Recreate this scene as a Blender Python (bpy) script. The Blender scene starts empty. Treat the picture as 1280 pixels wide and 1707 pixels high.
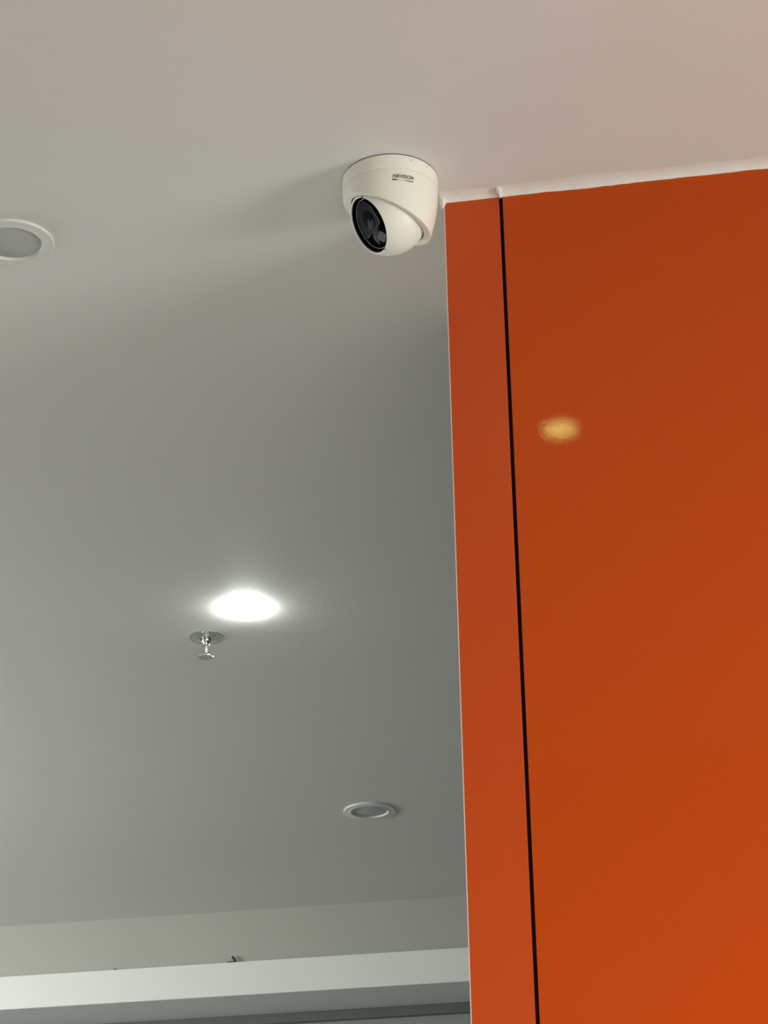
import bpy, bmesh, math, random
from mathutils import Vector, Matrix, noise
random.seed(4)
C = bpy.context.scene.collection
sc = bpy.context.scene

# ------------------------------------------------------------------ camera
EYE = 1.55                      # eye height; the ceiling is 1.8 m above it
ZC = EYE + 1.8
cd = bpy.data.cameras.new('camera'); cam = bpy.data.objects.new('camera', cd); C.objects.link(cam)
cd.sensor_fit = 'HORIZONTAL'; cd.sensor_width = 36; cd.lens = 36*4108.74/1280
cd.clip_start = .05; cd.clip_end = 100
RT = Vector((.98544355, .16908726, -.01762153)); UP = Vector((.08864192, -.42260761, .90196753)); FW = Vector((-.14506422, .89040008, .43144416))
cam.matrix_world = Matrix(((RT.x, UP.x, -FW.x, 0), (RT.y, UP.y, -FW.y, 0), (RT.z, UP.z, -FW.z, EYE), (0, 0, 0, 1)))
sc.camera = cam

# ------------------------------------------------------------------ sky, daylight and added fill lights, exposure
w = bpy.data.worlds.new('sky'); sc.world = w; w.use_nodes = True
w.node_tree.nodes['Background'].inputs[0].default_value = (.80, .92, 1.0, 1)
w.node_tree.nodes['Background'].inputs[1].default_value = .1

def area(name, loc, direction, sx, sy, power, col):
    d = bpy.data.lights.new(name, 'AREA'); d.shape = 'RECTANGLE'; d.size = sx; d.size_y = sy
    d.energy = power; d.color = col
    o = bpy.data.objects.new(name, d); C.objects.link(o)
    o.location = loc; o.rotation_euler = Vector(direction).to_track_quat('-Z', 'Y').to_euler()
    return o
# daylight entering by the side window on the right, then two added fill lights
area('daylight_side_window', (3.55, 1.35, 1.7), (-1, 0, 0), 1.3, 1.7, 100, (.91, .98, .92))
area('added_fill_front', (1.5, -2.45, 1.4), (0, 1, 0), 3.3, 2.5, 165, (1.0, .95, .87))  # added fill from behind the viewer, brightens the lower orange wall
area('added_fill_left', (-3.15, 4.4, ZC-.4), (1, 0, 0), 1.7, .55, 38, (.93, 1.0, .94))  # added fill with no known window, brightens the left of the white beam

sc.view_settings.view_transform = 'Standard'; sc.view_settings.look = 'None'
sc.view_settings.gamma = 1; sc.view_settings.use_curve_mapping = False
sc.view_settings.exposure = -0.06

# ------------------------------------------------------------------ helpers
def mat(name, col, rough=.5, metal=0, spec=.5, emit=None, estr=0, bump=0, bscale=80, vary=0, tint=None, coat=0):
    m = bpy.data.materials.new(name); m.use_nodes = True
    nt = m.node_tree; b = nt.nodes['Principled BSDF']
    b.inputs['Base Color'].default_value = (*col, 1); b.inputs['Roughness'].default_value = rough
    b.inputs['Metallic'].default_value = metal; b.inputs['Specular IOR Level'].default_value = spec
    if tint: b.inputs['Specular Tint'].default_value = (*tint, 1)
    if coat: b.inputs['Coat Weight'].default_value = coat; b.inputs['Coat Roughness'].default_value = .03
    if emit: b.inputs['Emission Color'].default_value = (*emit, 1); b.inputs['Emission Strength'].default_value = estr
    if bump or vary:
        tc = nt.nodes.new('ShaderNodeTexCoord')
        n = nt.nodes.new('ShaderNodeTexNoise'); n.inputs['Scale'].default_value = bscale; n.inputs['Detail'].default_value = 4
        nt.links.new(tc.outputs['Object'], n.inputs['Vector'])
        if bump:
            bp = nt.nodes.new('ShaderNodeBump'); bp.inputs['Strength'].default_value = bump; bp.inputs['Distance'].default_value = .002
            nt.links.new(n.outputs['Fac'], bp.inputs['Height']); nt.links.new(bp.outputs['Normal'], b.inputs['Normal'])
        if vary:
            n2 = nt.nodes.new('ShaderNodeTexNoise'); n2.inputs['Scale'].default_value = 3.0; n2.inputs['Detail'].default_value = 5
            nt.links.new(tc.outputs['Object'], n2.inputs['Vector'])
            mx = nt.nodes.new('ShaderNodeMix'); mx.data_type = 'RGBA'
            mx.inputs['A'].default_value = (*[c*(1-vary) for c in col], 1); mx.inputs['B'].default_value = (*[min(1, c*(1+vary)) for c in col], 1)
            nt.links.new(n2.outputs['Fac'], mx.inputs['Factor']); nt.links.new(mx.outputs['Result'], b.inputs['Base Color'])
    return m

def link(name, bm, m, parent=None, smooth=False):
    me = bpy.data.meshes.new(name)
    bmesh.ops.recalc_face_normals(bm, faces=bm.faces)
    bm.to_mesh(me); bm.free()
    if smooth:
        for p in me.polygons: p.use_smooth = True
        me.set_sharp_from_angle(angle=math.radians(35))
    o = bpy.data.objects.new(name, me); C.objects.link(o)
    if m: me.materials.append(m)
    if parent: o.parent = parent
    return o
def tag(o, label, cat, group=None):
    o['label'] = label; o['category'] = cat
    if group: o['group'] = group
    return o
def thing(name, label, cat, loc, group=None):
    o = bpy.data.objects.new(name, None); C.objects.link(o); o.location = loc; o.empty_display_size = .05
    return tag(o, label, cat, group)
def box(bm, x0, x1, y0, y1, z0, z1, bev=0):
    r = bmesh.ops.create_cube(bm, size=1)
    for v in r['verts']:
        v.co = Vector((x0+(x1-x0)*(v.co.x+.5), y0+(y1-y0)*(v.co.y+.5), z0+(z1-z0)*(v.co.z+.5)))
    if bev:
        es = list({e for v in r['verts'] for e in v.link_edges})
        bmesh.ops.bevel(bm, geom=es, offset=bev, segments=2, affect='EDGES', profile=.5)
def lathe(bm, prof, axis=None, n=64, origin=(0, 0, 0), close=True):
    """prof: (radius, height) pairs; height runs along axis."""
    ax = Vector(axis or (0, 0, 1)).normalized(); q = ax.to_track_quat('Z', 'Y'); o = Vector(origin)
    rings = []
    for r, h in prof:
        if r < 1e-7: rings.append([bm.verts.new(o+q @ Vector((0, 0, h)))])
        else: rings.append([bm.verts.new(o+q @ Vector((r*math.cos(2*math.pi*k/n), r*math.sin(2*math.pi*k/n), h))) for k in range(n)])
    for a, b in zip(rings, rings[1:]):
        for k in range(n):
            k2 = (k+1) % n
            if len(a) == 1 and len(b) == 1: continue
            if len(a) == 1: bm.faces.new((a[0], b[k], b[k2]))
            elif len(b) == 1: bm.faces.new((a[k], b[0], a[k2]))
            else: bm.faces.new((a[k], b[k], b[k2], a[k2]))
    return rings
def lobj(name, prof, m, parent, axis=None, n=64, origin=(0, 0, 0)):
    bm = bmesh.new(); lathe(bm, prof, axis, n, origin); return link(name, bm, m, parent, True)
def structure(name, bm, m, label=None, parent=None, smooth=False):
    o = link(name, bm, m, parent, smooth)
    if parent is None: o['kind'] = 'structure'
    if label: o['label'] = label
    return o

# ------------------------------------------------------------------ materials
M_ceil = mat('ceiling_paint', (.76, .745, .72), .65, spec=.25, bump=.12, bscale=140, vary=.015)
M_wall = mat('wall_paint', (.45, .45, .43), .7, spec=.2, bump=.1)
M_band = mat('grey_beige_paint', (.50, .485, .45), .7, spec=.2, bump=.1, vary=.03)
M_white = mat('white_laminate', (.90, .92, .90), .35, spec=.4)
M_dark = mat('dark_grey_frame', (.15, .165, .16), .4)
M_glass = mat('grey_glazing', (.34, .36, .35), .25, spec=.4)
M_floor = mat('floor_tile', (.54, .57, .57), .45, bump=.05, vary=.05)
M_or = mat('orange_laminate', (.54, .067, .0065), .022, spec=.25, tint=(1, .95, .6), bump=.015, bscale=500)
M_or2 = mat('orange_edge_laminate', (.55, .069, .008), .30, spec=.3, bump=.015, bscale=500)
M_black = mat('black_joint', (.004, .004, .004), .6, spec=.1)
M_trimedge = mat('pale_edge', (.75, .58, .52), .4)
M_caulk = mat('white_caulk', (.84, .82, .78), .6, bump=.35, bscale=60)
M_cam = mat('warm_white_plastic', (.90, .885, .80), .38, spec=.4)
M_camgap = mat('shadow_gap_plastic', (.10, .10, .09), .6)
M_face = mat('black_glass', (.003, .004, .005), .06, spec=.005)
M_face2 = mat('black_window', (.005, .006, .009), .12, spec=.004)
M_silver = mat('silver_rim', (.42, .43, .42), .3, spec=.5)
M_led = mat('smoky_reflector', (.06, .064, .06), .4, spec=.05)
M_lens = mat('coated_lens', (.010, .010, .014), .08, spec=.006)
M_ink = mat('dark_ink', (.025, .025, .03), .5)
M_ink2 = mat('pale_ink', (.35, .35, .33), .5)
M_chrome = mat('chrome', (.78, .80, .76), .22, metal=1)
M_ring = mat('white_enamel', (.78, .77, .74), .35, spec=.4)
M_diff = mat('frosted_diffuser_unlit', (.50, .515, .50), .5, spec=.3)
M_scrap = mat('dark_scrap', (.03, .035, .03), .7)
M_lit = mat('lit_diffuser', (.9, .9, .9), .4, emit=(.93, 1.0, .93), estr=120)
# the second lit lamp shows its rows of diodes through a clear cover
M_leds = mat('lit_diode_board', (.8, .8, .75), .5)
def led_nodes():
    nt = M_leds.node_tree; b = nt.nodes['Principled BSDF']
    tc = nt.nodes.new('ShaderNodeTexCoord'); v = nt.nodes.new('ShaderNodeTexVoronoi')
    v.voronoi_dimensions = '2D'; v.inputs['Scale'].default_value = 95; v.inputs['Randomness'].default_value = .15
    nt.links.new(tc.outputs['Object'], v.inputs['Vector'])
    mr = nt.nodes.new('ShaderNodeMapRange'); mr.inputs['From Min'].default_value = .15; mr.inputs['From Max'].default_value = .6
    mr.inputs['To Min'].default_value = 36; mr.inputs['To Max'].default_value = 5
    nt.links.new(v.outputs['Distance'], mr.inputs['Value'])
    b.inputs['Emission Color'].default_value = (.85, 1, .45, 1); nt.links.new(mr.outputs['Result'], b.inputs['Emission Strength'])
led_nodes()

# ------------------------------------------------------------------ room shell
X0, X1, Y0, Y1 = -3.2, 3.6, -2.5, 6.6
bm = bmesh.new(); box(bm, X0-.2, X1+.2, Y0-.2, Y1+.2, ZC, ZC+.15); structure('ceiling', bm, M_ceil, 'smooth off-white painted ceiling')
bm = bmesh.new(); box(bm, X0-.2, X1+.2, Y0-.2, Y1+.2, -.15, 0); structure('floor', bm, M_floor, 'pale tiled floor below the view')
bm = bmesh.new()
box(bm, X0-.15, X0, Y0, 3.5, 0, ZC); box(bm, X0-.15, X0, 5.3, Y1, 0, ZC); box(bm, X0-.15, X0, 3.5, 5.3, 0, ZC-.72); box(bm, X0-.15, X0, 3.5, 5.3, ZC-.1, ZC)
structure('wall_left', bm, M_wall, 'off-white side wall with a high opening added for a fill light')
bm = bmesh.new()                                     # right side wall around its window opening
box(bm, X1, X1+.15, Y0, .65, 0, ZC); box(bm, X1, X1+.15, 2.05, Y1, 0, ZC)
box(bm, X1, X1+.15, .65, 2.05, 0, .75); box(bm, X1, X1+.15, .65, 2.05, 2.65, ZC)
structure('wall_side', bm, M_wall, 'off-white side wall with a window opening')
bm = bmesh.new(); box(bm, X0, X1, .35, .55, 2.2, ZC); structure('added_lintel', bm, M_wall, 'added unseen lintel that shades the top of the orange wall')  # made-up beam out of view, keeps front light off the upper panels
bm = bmesh.new()                                     # unseen wall behind the viewer, its wide opening added for a fill light
box(bm, X0, -.15, Y0-.15, Y0, 0, ZC); box(bm, 3.15, X1, Y0-.15, Y0, 0, ZC)
box(bm, -.15, 3.15, Y0-.15, Y0, 2.7, ZC); box(bm, -.15, 3.15, Y0-.15, Y0, 0, .1)
structure('wall_front', bm, M_wall, 'unseen front wall with a wide opening added for a fill light')

# far end: grey bulkhead, white box beam, dark head frame, grey glazing
YB = 5.9625
bm = bmesh.new(); box(bm, X0, 3.6, YB, YB+.12, EYE+1.62, ZC); structure('wall_back', bm, M_band, 'grey-beige bulkhead under the ceiling at the far end')
bm = bmesh.new(); box(bm, X0, 3.6, YB-.02, YB+.26, EYE+1.577, EYE+1.663, .002)
structure('trim_1', bm, M_white, 'bright white box beam along the far wall')
bm = bmesh.new(); box(bm, X0, 3.6, YB+.18, YB+.26, EYE+1.552, EYE+1.577)
structure('trim_2', bm, M_dark, 'dark grey head frame under the white beam')
bm = bmesh.new(); box(bm, X0, 3.6, YB+.20, YB+.24, 0, EYE+1.552)
structure('window_1', bm, M_glass, 'grey glazing below the dark head frame')

# orange clad wall at the right: core, two panels, joint strip, pale edge strip
YC = 2.7765; XL = -.3632; XG0, XG1 = -.2890, -.2842
bm = bmesh.new(); box(bm, XL+.003, X1, YC+.012, YC+.30, 0, ZC)
wr = structure('wall_right', bm, M_black, 'orange panelled wall with a black vertical joint')
bm = bmesh.new(); box(bm, XL+.0012, XG0, YC, YC+.012, 0, ZC-.003, .0006); p = link('panel', bm, M_or2, wr); p['label'] = 'narrow orange panel left of the black joint'
bm = bmesh.new(); box(bm, XG1, X1, YC, YC+.012, 0, ZC-.003, .0006); p = link('panel', bm, M_or, wr); p['label'] = 'wide glossy orange panel right of the black joint'
bm = bmesh.new(); box(bm, XG0, XG1, YC+.007, YC+.012, 0, ZC-.003); p = link('joint_strip', bm, M_black, wr)
bm = bmesh.new(); box(bm, XL, XL+.0012, YC-.0004, YC+.30, 0, ZC-.003); p = link('edge_strip', bm, M_trimedge, wr); p['label'] = 'thin pale edge strip'

# uneven bead of caulk between ceiling and panels
bm = bmesh.new(); rows = []
n = 420
for i in range(n+1):
    t = i/n; x = XL-.004+(X1-XL+.004)*t**1.7
    wv = noise.noise(Vector((x*9, 3, 1))); w2 = noise.noise(Vector((x*38, 7, 2))); w3 = noise.noise(Vector((x*90, 1, 5)))
    wid = .0135+.004*wv+.002*w2; dr = .0055+.0010*wv+.0007*w2+.0005*w3
    rows.append([bm.verts.new(c) for c in ((x, YC-wid*1.5, ZC), (x, YC-wid*1.05, ZC-dr*.06), (x, YC-wid*.6, ZC-dr*.27), (x, YC-wid*.22, ZC-dr*.68), (x, YC-.0012, ZC-dr), (x, YC+.001, ZC-dr), (x, YC+.001, ZC))])
for a, b in zip(rows, rows[1:]):
    for k in range(6): bm.faces.new((a[k], b[k], b[k+1], a[k+1]))
for r in (rows[0], rows[-1]): bm.faces.new(r)
structure('trim_3', bm, M_caulk, 'uneven white caulk bead along the top of the orange wall', smooth=True)
tr = bpy.data.objects['trim_3']
def blob(name, c, s, m, parent, seed=0, lab=None):
    bm = bmesh.new(); bmesh.ops.create_icosphere(bm, subdivisions=3, radius=1)
    for v in bm.verts:
        f = 1+.35*noise.noise(v.co*1.7+Vector((seed, 0, 0)))
        v.co = Vector((c[0]+v.co.x*s[0]*f, c[1]+v.co.y*s[1]*f, c[2]+v.co.z*s[2]*f))
    o = link(name, bm, m, parent, True)
    if lab: o['label'] = lab
    return o
blob('caulk_lump', (-.2875, YC-.008, ZC-.003), (.0032, .011, .006), M_caulk, tr, 2, 'small lump of caulk over the black joint')
blob('caulk_lump', (XL-.001, YC-.002, ZC-.004), (.0035, .006, .010), M_caulk, tr, 5, 'small lump of caulk at the corner of the orange wall')

# ------------------------------------------------------------------ turret security camera
R = .063
TC = Vector((-.4256, 2.7147, ZC))
cam_t = thing('security_camera', 'white dome turret security camera fixed to the ceiling beside the orange wall', 'camera', TC)
NF = Vector((-.739, -.400, -.545)).normalized()        # where the eyeball looks
NC = Vector((-.446, .023, -.895)).normalized()             # the slanted opening of the shroud
BC = Vector((-.055*R, -.012*R, -.92*R)); RB = .805*R
lobj('mounting_plate', [(0, 0), (.985*R, 0), (.985*R, -.025*R), (0, -.025*R)], M_camgap, cam_t, n=96)
# shroud: lathe, then cut by the slanted plane, then a rim and a socket for the ball
prof = [(0, -.02), (.985, -.02), (.998, -.035), (1.0, -.06), (1.0, -.33), (.996, -.343), (.974, -.350), (.974, -.360), (.991, -.366), (.989, -.5), (.978, -.67), (.955, -.85), (.917, -1.04), (.872, -1.22), (.822, -1.40), (.76, -1.58), (.6, -1.85), (0, -2.0)]
bm = bmesh.new(); lathe(bm, [(r*R, z*R) for r, z in prof], n=128)
P0 = Vector((0, 0, -1.0*R))
bmesh.ops.bisect_plane(bm, geom=bm.verts[:]+bm.edges[:]+bm.faces[:], plane_co=P0, plane_no=NC, clear_outer=True)
bm.verts.ensure_lookup_table()
bd = [e for e in bm.edges if e.is_boundary]
hc = BC - NC*((BC-P0).dot(NC))                            # ball axis where it meets the cut
loops = [(bd, None)]
def inset_ring(edges, fn):
    r = bmesh.ops.extrude_edge_only(bm, edges=edges); vs = [v for v in r['geom'] if isinstance(v, bmesh.types.BMVert)]
    for v in vs: v.co = fn(v.co)
    return [e for e in r['geom'] if isinstance(e, bmesh.types.BMEdge) and e.is_boundary]
def toward(rad, depth):
    def f(co):
        d = co-hc; d -= NC*d.dot(NC); return hc+d.normalized()*rad+NC*depth
    return f
def edge_round(co):
    d = co-hc; d -= NC*d.dot(NC); return co-d.normalized()*.018*R+NC*.012*R
bd = inset_ring(bd, edge_round)
bd = inset_ring(bd, toward(.842*R, .006*R))
bd = inset_ring(bd, toward(.835*R, -.01*R))
bd = inset_ring(bd, toward(.833*R, -.20*R))
bd = inset_ring(bd, toward(.5*R, -.5*R))
link('shroud', bm, M_cam, cam_t, True)
# eyeball, a lathe about its viewing axis, flat face recessed, one seam ring
def sph(h): return math.sqrt(max(0, RB*RB-h*h))
hf = .508*R
SE = -.12*R
pr = []
N = 40
hs = [-RB+(RB+hf)*((1-math.cos(math.pi*i/(2*N)))) for i in range(N+1)]
hs = sorted([-RB+(RB+hf)*i/60 for i in range(61)]+[-.99*RB, -.995*RB])
hs = [h for h in hs if abs(h-SE) > .012*R]
for h in hs: pr.append((sph(h), h))
pr += [(sph(SE-.008*R), SE-.008*R), (sph(SE)-.012*R, SE), (sph(SE+.008*R), SE+.008*R)]
pr.sort(key=lambda a: a[1])
pr[0] = (0, -RB)
rf = sph(hf)
pr += [(rf-.006*R, hf+.006*R), (rf-.022*R, hf+.004*R), (rf-.026*R, hf-.02*R), (rf-.03*R, hf-.16*R), (0, hf-.16*R)]
ball = lobj('eyeball', pr, M_cam, cam_t, NF, 96, BC)
# face pieces in the plane of the eyeball's front: ea runs down the face, eb across it
VR = Vector((.98455, .17454, -.01415)); VD = Vector((-.10473, .52217, -.84639))
EA = (VR*.34+VD*.94); EA -= NF*EA.dot(NF); EA.normalize(); EB = EA.cross(NF)*1.0
if EB.dot(VR) < 0: EB = -EB
RF = rf-.028*R
def fp(a, b, h): return BC+EA*(a*RF)+EB*(b*RF)+NF*h
bz = hf-.02*R; dz = hf-.10*R
lobj('bezel', [(RF*.995, dz-.03*R), (RF*.995, bz), (RF*.97, bz+.008*R), (RF*.945, bz), (RF*.925, dz-.01*R), (RF*.925, dz-.03*R)], M_face, ball, NF, 96, BC)
lobj('front_glass', [(RF*.93, dz-.05*R), (RF*.93, dz-.012*R), (RF*.90, dz), (0, dz+.002*R)], M_face, ball, NF, 96, BC)['label'] = 'black front glass'
bm = bmesh.new()
prf = [(RF*(.905+.013*math.cos(t)), dz+.004*R+RF*.013*math.sin(t)) for t in [2*math.pi*i/10 for i in range(11)]]
lathe(bm, prf, NF, 96, BC); link('silver_rim', bm, M_silver, ball, True)['label'] = 'thin silver rim ring'
def slab(name, pts, h0, h1, m, parent):
    bm = bmesh.new(); lo = [bm.verts.new(fp(a, b, h0)) for a, b in pts]; hi = [bm.verts.new(fp(a, b, h1)) for a, b in pts]
    bm.faces.new(hi); bm.faces.new(lo[::-1]); k = len(pts)
    for i in range(k): bm.faces.new((lo[i], lo[(i+1) % k], hi[(i+1) % k], hi[i]))
    return link(name, bm, m, parent)
arc = [(.84*math.cos(t), .84*math.sin(t)) for t in [math.radians(d) for d in range(236, 154, -8)]]
win = [(-.64, .31), (-.30, .43), (0, .53), (.05, .50), (.43, -.63)] + [(.84*math.cos(math.radians(d)), .84*math.sin(math.radians(d))) for d in range(300, 170, -10)] + [(-.80, .15)]
slab('lens_window', win, dz-.01*R, dz+.018*R, M_face2, ball)['label'] = 'black angled window over the lens'
def stroke(bm, a, b, wd, h):
    a, b = fp(*a, h), fp(*b, h); d = (b-a).normalized(); s = d.cross(NF)*wd; u = NF*wd
    vs = [bm.verts.new(p+o) for p in (a, b) for o in (s, u, -s, -u)]
    for i in range(4): bm.faces.new((vs[i], vs[(i+1) % 4], vs[4+(i+1) % 4], vs[4+i]))
    bm.faces.new(vs[:4][::-1]); bm.faces.new(vs[4:])
bm = bmesh.new(); stroke(bm, (-.64, .31), (0, .53), .006*R, dz+.018*R); stroke(bm, (0, .53), (.05, .50), .006*R, dz+.018*R); stroke(bm, (.05, .50), (.43, -.63), .005*R, dz+.018*R)
link('window_edge', bm, mat('grey_edge', (.33, .35, .34), .3), ball)['label'] = 'thin grey bevelled edge of the lens window'
lobj('lens', [(RF*.34, dz+.014*R), (RF*.34, dz+.026*R), (RF*.30, dz+.03*R), (RF*.22, dz+.03*R), (RF*.12, dz+.04*R), (0, dz+.044*R)], M_lens, ball, NF, 48, Vector(EA*(-.17*RF)+EB*(-.10*RF)+BC))
q = [(.53+.19*math.cos(t)*(1+.12*math.cos(4*t)), .30+.27*math.sin(t)*(1+.12*math.cos(4*t))) for t in [2*math.pi*i/24 for i in range(24)]]
led = slab('infrared_lamp', q, dz-.01*R, dz+.016*R, M_led, ball); led['label'] = 'smoky grey lamp reflector'
# set screw slit by the face and hinge slit at the top of the ball
def slit(name, p, d, ln, wd):
    n_ = (p-BC).normalized(); p = BC+n_*RB; d = (d-n_*d.dot(n_)).normalized(); s = d.cross(n_)
    bm = bmesh.new(); vs = []
    for dn in (-.0008, .0003):
        for k in range(12):
            t = 2*math.pi*k/12; vs.append(bm.verts.new(p+d*ln*math.cos(t)+s*wd*math.sin(t)+n_*dn))
    bm.faces.new(vs[12:]); bm.faces.new(vs[:12][::-1])
    for k in range(12): bm.faces.new((vs[k], vs[(k+1) % 12], vs[12+(k+1) % 12], vs[12+k]))
    return link(name, bm, M_camgap, ball)
def onball(px, py):                                       # a point of the ball, found along the line of sight used to survey it
    d = (RT*((px-640)/4108.74)-UP*((py-853.5)/4108.74)+FW).normalized(); o = Vector((0, 0, EYE))-(TC+BC)
    b = o.dot(d); c = o.dot(o)-RB*RB; q = b*b-c
    t = -b-math.sqrt(max(q, 0)); return BC+o+d*t
slit('set_screw', onball(641, 415.5), VR*.8-VD*.6, .0019, .0008)
slit('hinge_slit', onball(604.5, 326), VR*.35-VD*.93, .0046, .0012)
# three little dimples near the top edge
for k, (ph, z) in enumerate(((-55, -.12), (-30, -.10), (-14, -.26))):
    n_ = Vector((math.cos(math.radians(ph)), math.sin(math.radians(ph)), 0))
    lobj('vent_hole', [(0, -.0006), (.0010, -.0006), (.0010, .0001), (0, .0002)], M_ink2, cam_t, n_, 12, n_*R+Vector((0, 0, z*R)))
# printed name on the shroud, wrapped round it
def shroud_r(z):
    for (r0, z0), (r1, z1) in zip(prof[5:], prof[6:]):
        if z1 <= z <= z0: return r0+(r1-r0)*(z-z0)/(z1-z0)
    return 1
cu = bpy.data.curves.new('logo_curve', 'FONT'); cu.body = 'HIKVISION'; cu.size = 1; cu.shear = .25; cu.offset = .02; cu.space_character = 1.02; cu.extrude = .02
tmp = bpy.data.objects.new('logo_curve', cu); C.objects.link(tmp)
dg = bpy.context.evaluated_depsgraph_get(); me = bpy.data.meshes.new_from_object(tmp.evaluated_get(dg)); bpy.data.objects.remove(tmp)
xs = [v.co.x for v in me.vertices]; ys = [v.co.y for v in me.vertices]; xm, xM, ym, yM = min(xs), max(xs), min(ys), max(ys)
PH0, PH1, ZB, ZT = math.radians(-78), math.radians(-51.5), -.588, -.500
def wrap(u, v, off):
    ph = PH0+(PH1-PH0)*u; z = ZB+(ZT-ZB)*v; r = shroud_r(z)*R+off
    return Vector((r*math.cos(ph), r*math.sin(ph), z*R))
bm = bmesh.new(); bm.from_mesh(me)
bmesh.ops.subdivide_edges(bm, edges=[e for e in bm.edges if e.calc_length() > .3], cuts=2)
for v in bm.verts: v.co = wrap((v.co.x-xm)/(xM-xm), (v.co.y-ym)/(yM-ym), .00012+.0001*(v.co.z > 0))
link('printed_name', bm, M_ink, cam_t)['label'] = 'dark slanted printed lettering'
def line(u0, u1, v0, v1, m, name):
    bm = bmesh.new(); k = 10; rw = []
    for i in range(k+1):
        u = u0+(u1-u0)*i/k; rw.append([bm.verts.new(wrap(u, vv, o)) for vv, o in ((v0, .0), (v0, .00022), (v1, .00022), (v1, .0))])
    for a, b in zip(rw, rw[1:]):
        for j in range(4): bm.faces.new((a[j], b[j], b[(j+1) % 4], a[(j+1) % 4]))
    bm.faces.new(rw[0]); bm.faces.new(rw[-1][::-1]); return link(name, bm, m, cam_t)
line(-.02, .2, -.62, -.32, M_ink, 'underline'); line(.22, .58, -.52, -.40, M_ink2, 'underline'); line(.6, .98, -.60, -.36, mat('mid_ink', (.10, .10, .10), .5), 'underline')

# ------------------------------------------------------------------ recessed downlights
RL = .0585
def downlight(loc, label, lit=None, RL=RL):
    t = thing('ceiling_downlight', label, 'downlight', loc)
    if lit: lobj('ring', [(RL*1.0, .0), (RL*.998, -.0003), (RL*.99, -.0004), (RL*(lit[2]+.02), -.0003), (RL*(lit[2]+.01), -.0002)], M_ring, t, n=96)
    else: lobj('ring', [(RL*1.0, .0), (RL*1.0, -.0022), (RL*.985, -.0036), (RL*.95, -.0040), (RL*.78, -.0034), (RL*.755, -.0042), (RL*.735, -.0042), (RL*.72, -.0030), (RL*.70, -.0008), (RL*.70, -.0002)], M_ring, t, n=96)
    if lit is None:
        lobj('diffuser', [(RL*.715, -.0002), (RL*.70, -.0006), (0, -.0008)], M_diff, t, n=64)
    else:
        D, LR = lit[1:]
        pr = [(RL*(LR+.015), -.0003)]+[(RL*LR*math.cos(a), -.0010-D*math.sin(a)) for a in [math.pi/2*i/10 for i in range(11)]]
        lobj('diffuser', pr[:-1]+[(0, -.0010-D)], lit[0], t, n=64)['label'] = 'glowing diffuser'
    return t
downlight((-.960, 2.764, ZC), 'unlit white downlight cut by the left edge of the picture, left of the camera')
downlight((-.924, 4.064, ZC), 'glowing white round downlight in the ceiling above the sprinkler', (M_lit, .013, .80), .045)
downlight((-.902, 5.252, ZC), 'unlit grey downlight nearest the far bulkhead, left of the orange wall')
downlight((-.281, 2.081, ZC), 'lit diode downlight seen only as a reflection in the orange panel', (M_leds, .001, .56), .046)

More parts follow.
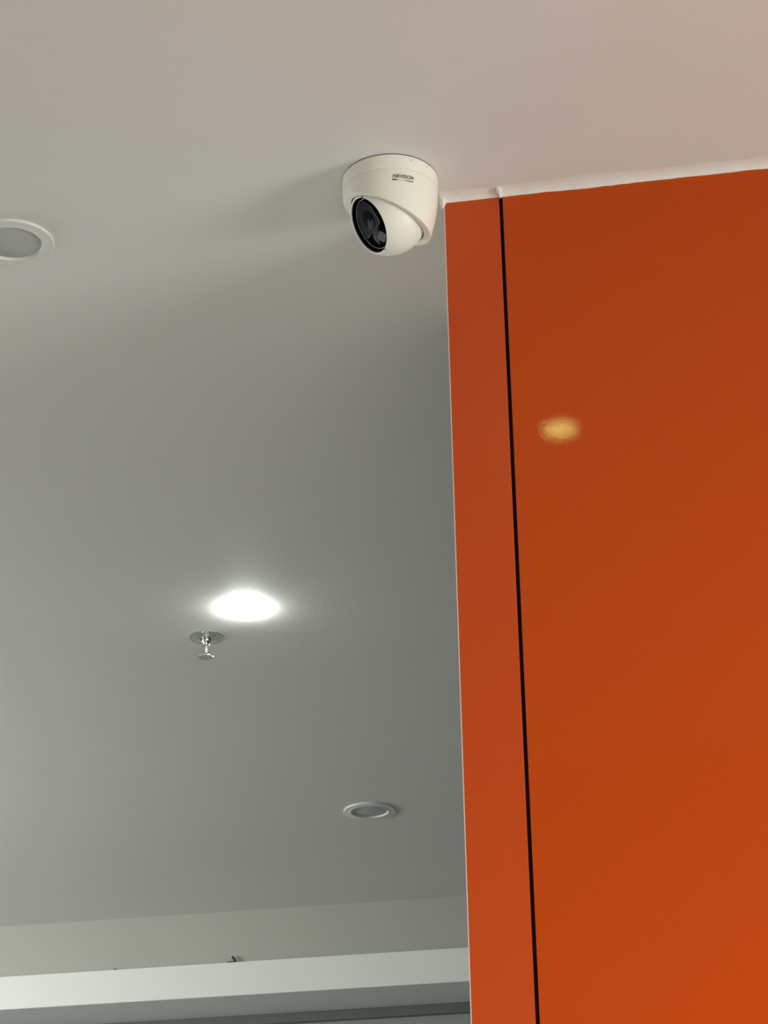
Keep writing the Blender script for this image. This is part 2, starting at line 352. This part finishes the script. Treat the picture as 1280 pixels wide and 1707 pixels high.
# ------------------------------------------------------------------ sprinkler
sp = thing('fire_sprinkler', 'chrome pendent fire sprinkler hanging from the ceiling below the lit downlight', 'sprinkler', (-1.026, 4.185, ZC))
lobj('escutcheon', [(.0328, 0), (.0328, -.0012), (.0315, -.0022), (.027, -.0018), (.020, -.0030), (.0125, -.0055), (.0105, -.0050), (.010, -.002), (0, -.002)], M_chrome, sp, n=64)
lobj('body', [(0, -.001), (.0085, -.001), (.0085, -.010), (.0062, -.013), (.0050, -.017), (0, -.017)], M_chrome, sp, n=32)
for s in (-1, 1):                                          # the two frame arms
    bm = bmesh.new(); pts = [(s*.0056, -.010), (s*.0066, -.018), (s*.0060, -.027), (s*.0032, -.034), (0, -.037)]
    rws = []
    for i, (x, z) in enumerate(pts):
        wd = .0016; rws.append([bm.verts.new((x*math.cos(.5)+a*.9, x*math.sin(.5)+b, z)) for a, b in ((-wd, -wd), (wd, -wd), (wd, wd), (-wd, wd))])
    for a, b in zip(rws, rws[1:]):
        for j in range(4): bm.faces.new((a[j], b[j], b[(j+1) % 4], a[(j+1) % 4]))
    bm.faces.new(rws[0]); bm.faces.new(rws[-1][::-1])
    link('frame_arm', bm, M_chrome, sp, True)
lobj('glass_bulb', [(0, -.016), (.0022, -.018), (.0030, -.024), (.0022, -.031), (0, -.035)], mat('clear_bulb', (.7, .72, .7), .1, metal=.6), sp, n=20)
lobj('deflector_boss', [(0, -.033), (.0036, -.034), (.0048, -.0375), (.0072, -.0395), (0, -.0395)], M_chrome, sp, n=24)
bm = bmesh.new(); nz = 48                                   # notched deflector disc
rw = []
for z in (-.0385, -.0400):
    rw.append([bm.verts.new(((.0146 if k % 4 < 3 else .0118)*math.cos(2*math.pi*k/nz), (.0146 if k % 4 < 3 else .0118)*math.sin(2*math.pi*k/nz), z-.0012)) for k in range(nz)])
c0 = bm.verts.new((0, 0, -.0385)); c1 = bm.verts.new((0, 0, -.0402))
for k in range(nz):
    k2 = (k+1) % nz; bm.faces.new((rw[0][k], rw[0][k2], rw[1][k2], rw[1][k])); bm.faces.new((rw[0][k2], rw[0][k], c0)); bm.faces.new((rw[1][k], rw[1][k2], c1))
link('deflector', bm, M_chrome, sp)

# ------------------------------------------------------------------ scraps lying on the ledge of the white beam
def scrap(name, label, x, pts, rad):
    bm = bmesh.new(); rws = []
    for (dx, dz) in pts:
        rws.append([bm.verts.new((dx+rad*math.cos(t)*.6, rad*math.sin(t), dz+rad*math.cos(t)*.8)) for t in [2*math.pi*i/8 for i in range(8)]])
    for a, b in zip(rws, rws[1:]):
        for j in range(8): bm.faces.new((a[j], b[j], b[(j+1) % 8], a[(j+1) % 8]))
    bm.faces.new(rws[0]); bm.faces.new(rws[-1][::-1])
    o = link(name, bm, M_scrap, None, True); o.location = (x, YB-.010, EYE+1.663); tag(o, label, 'scrap')
scrap('cable_scrap', 'small dark bent scrap sticking up from the white beam, the larger one', -1.377, [(-.016, .0022), (-.004, .0024), (.006, .003), (.0035, .008), (-.003, .016)], .0032)
scrap('cable_scrap', 'tiny dark speck of debris on the white beam, left of the larger scrap', -1.686, [(-.004, .0016), (.0, .003), (.004, .0018)], .0026)
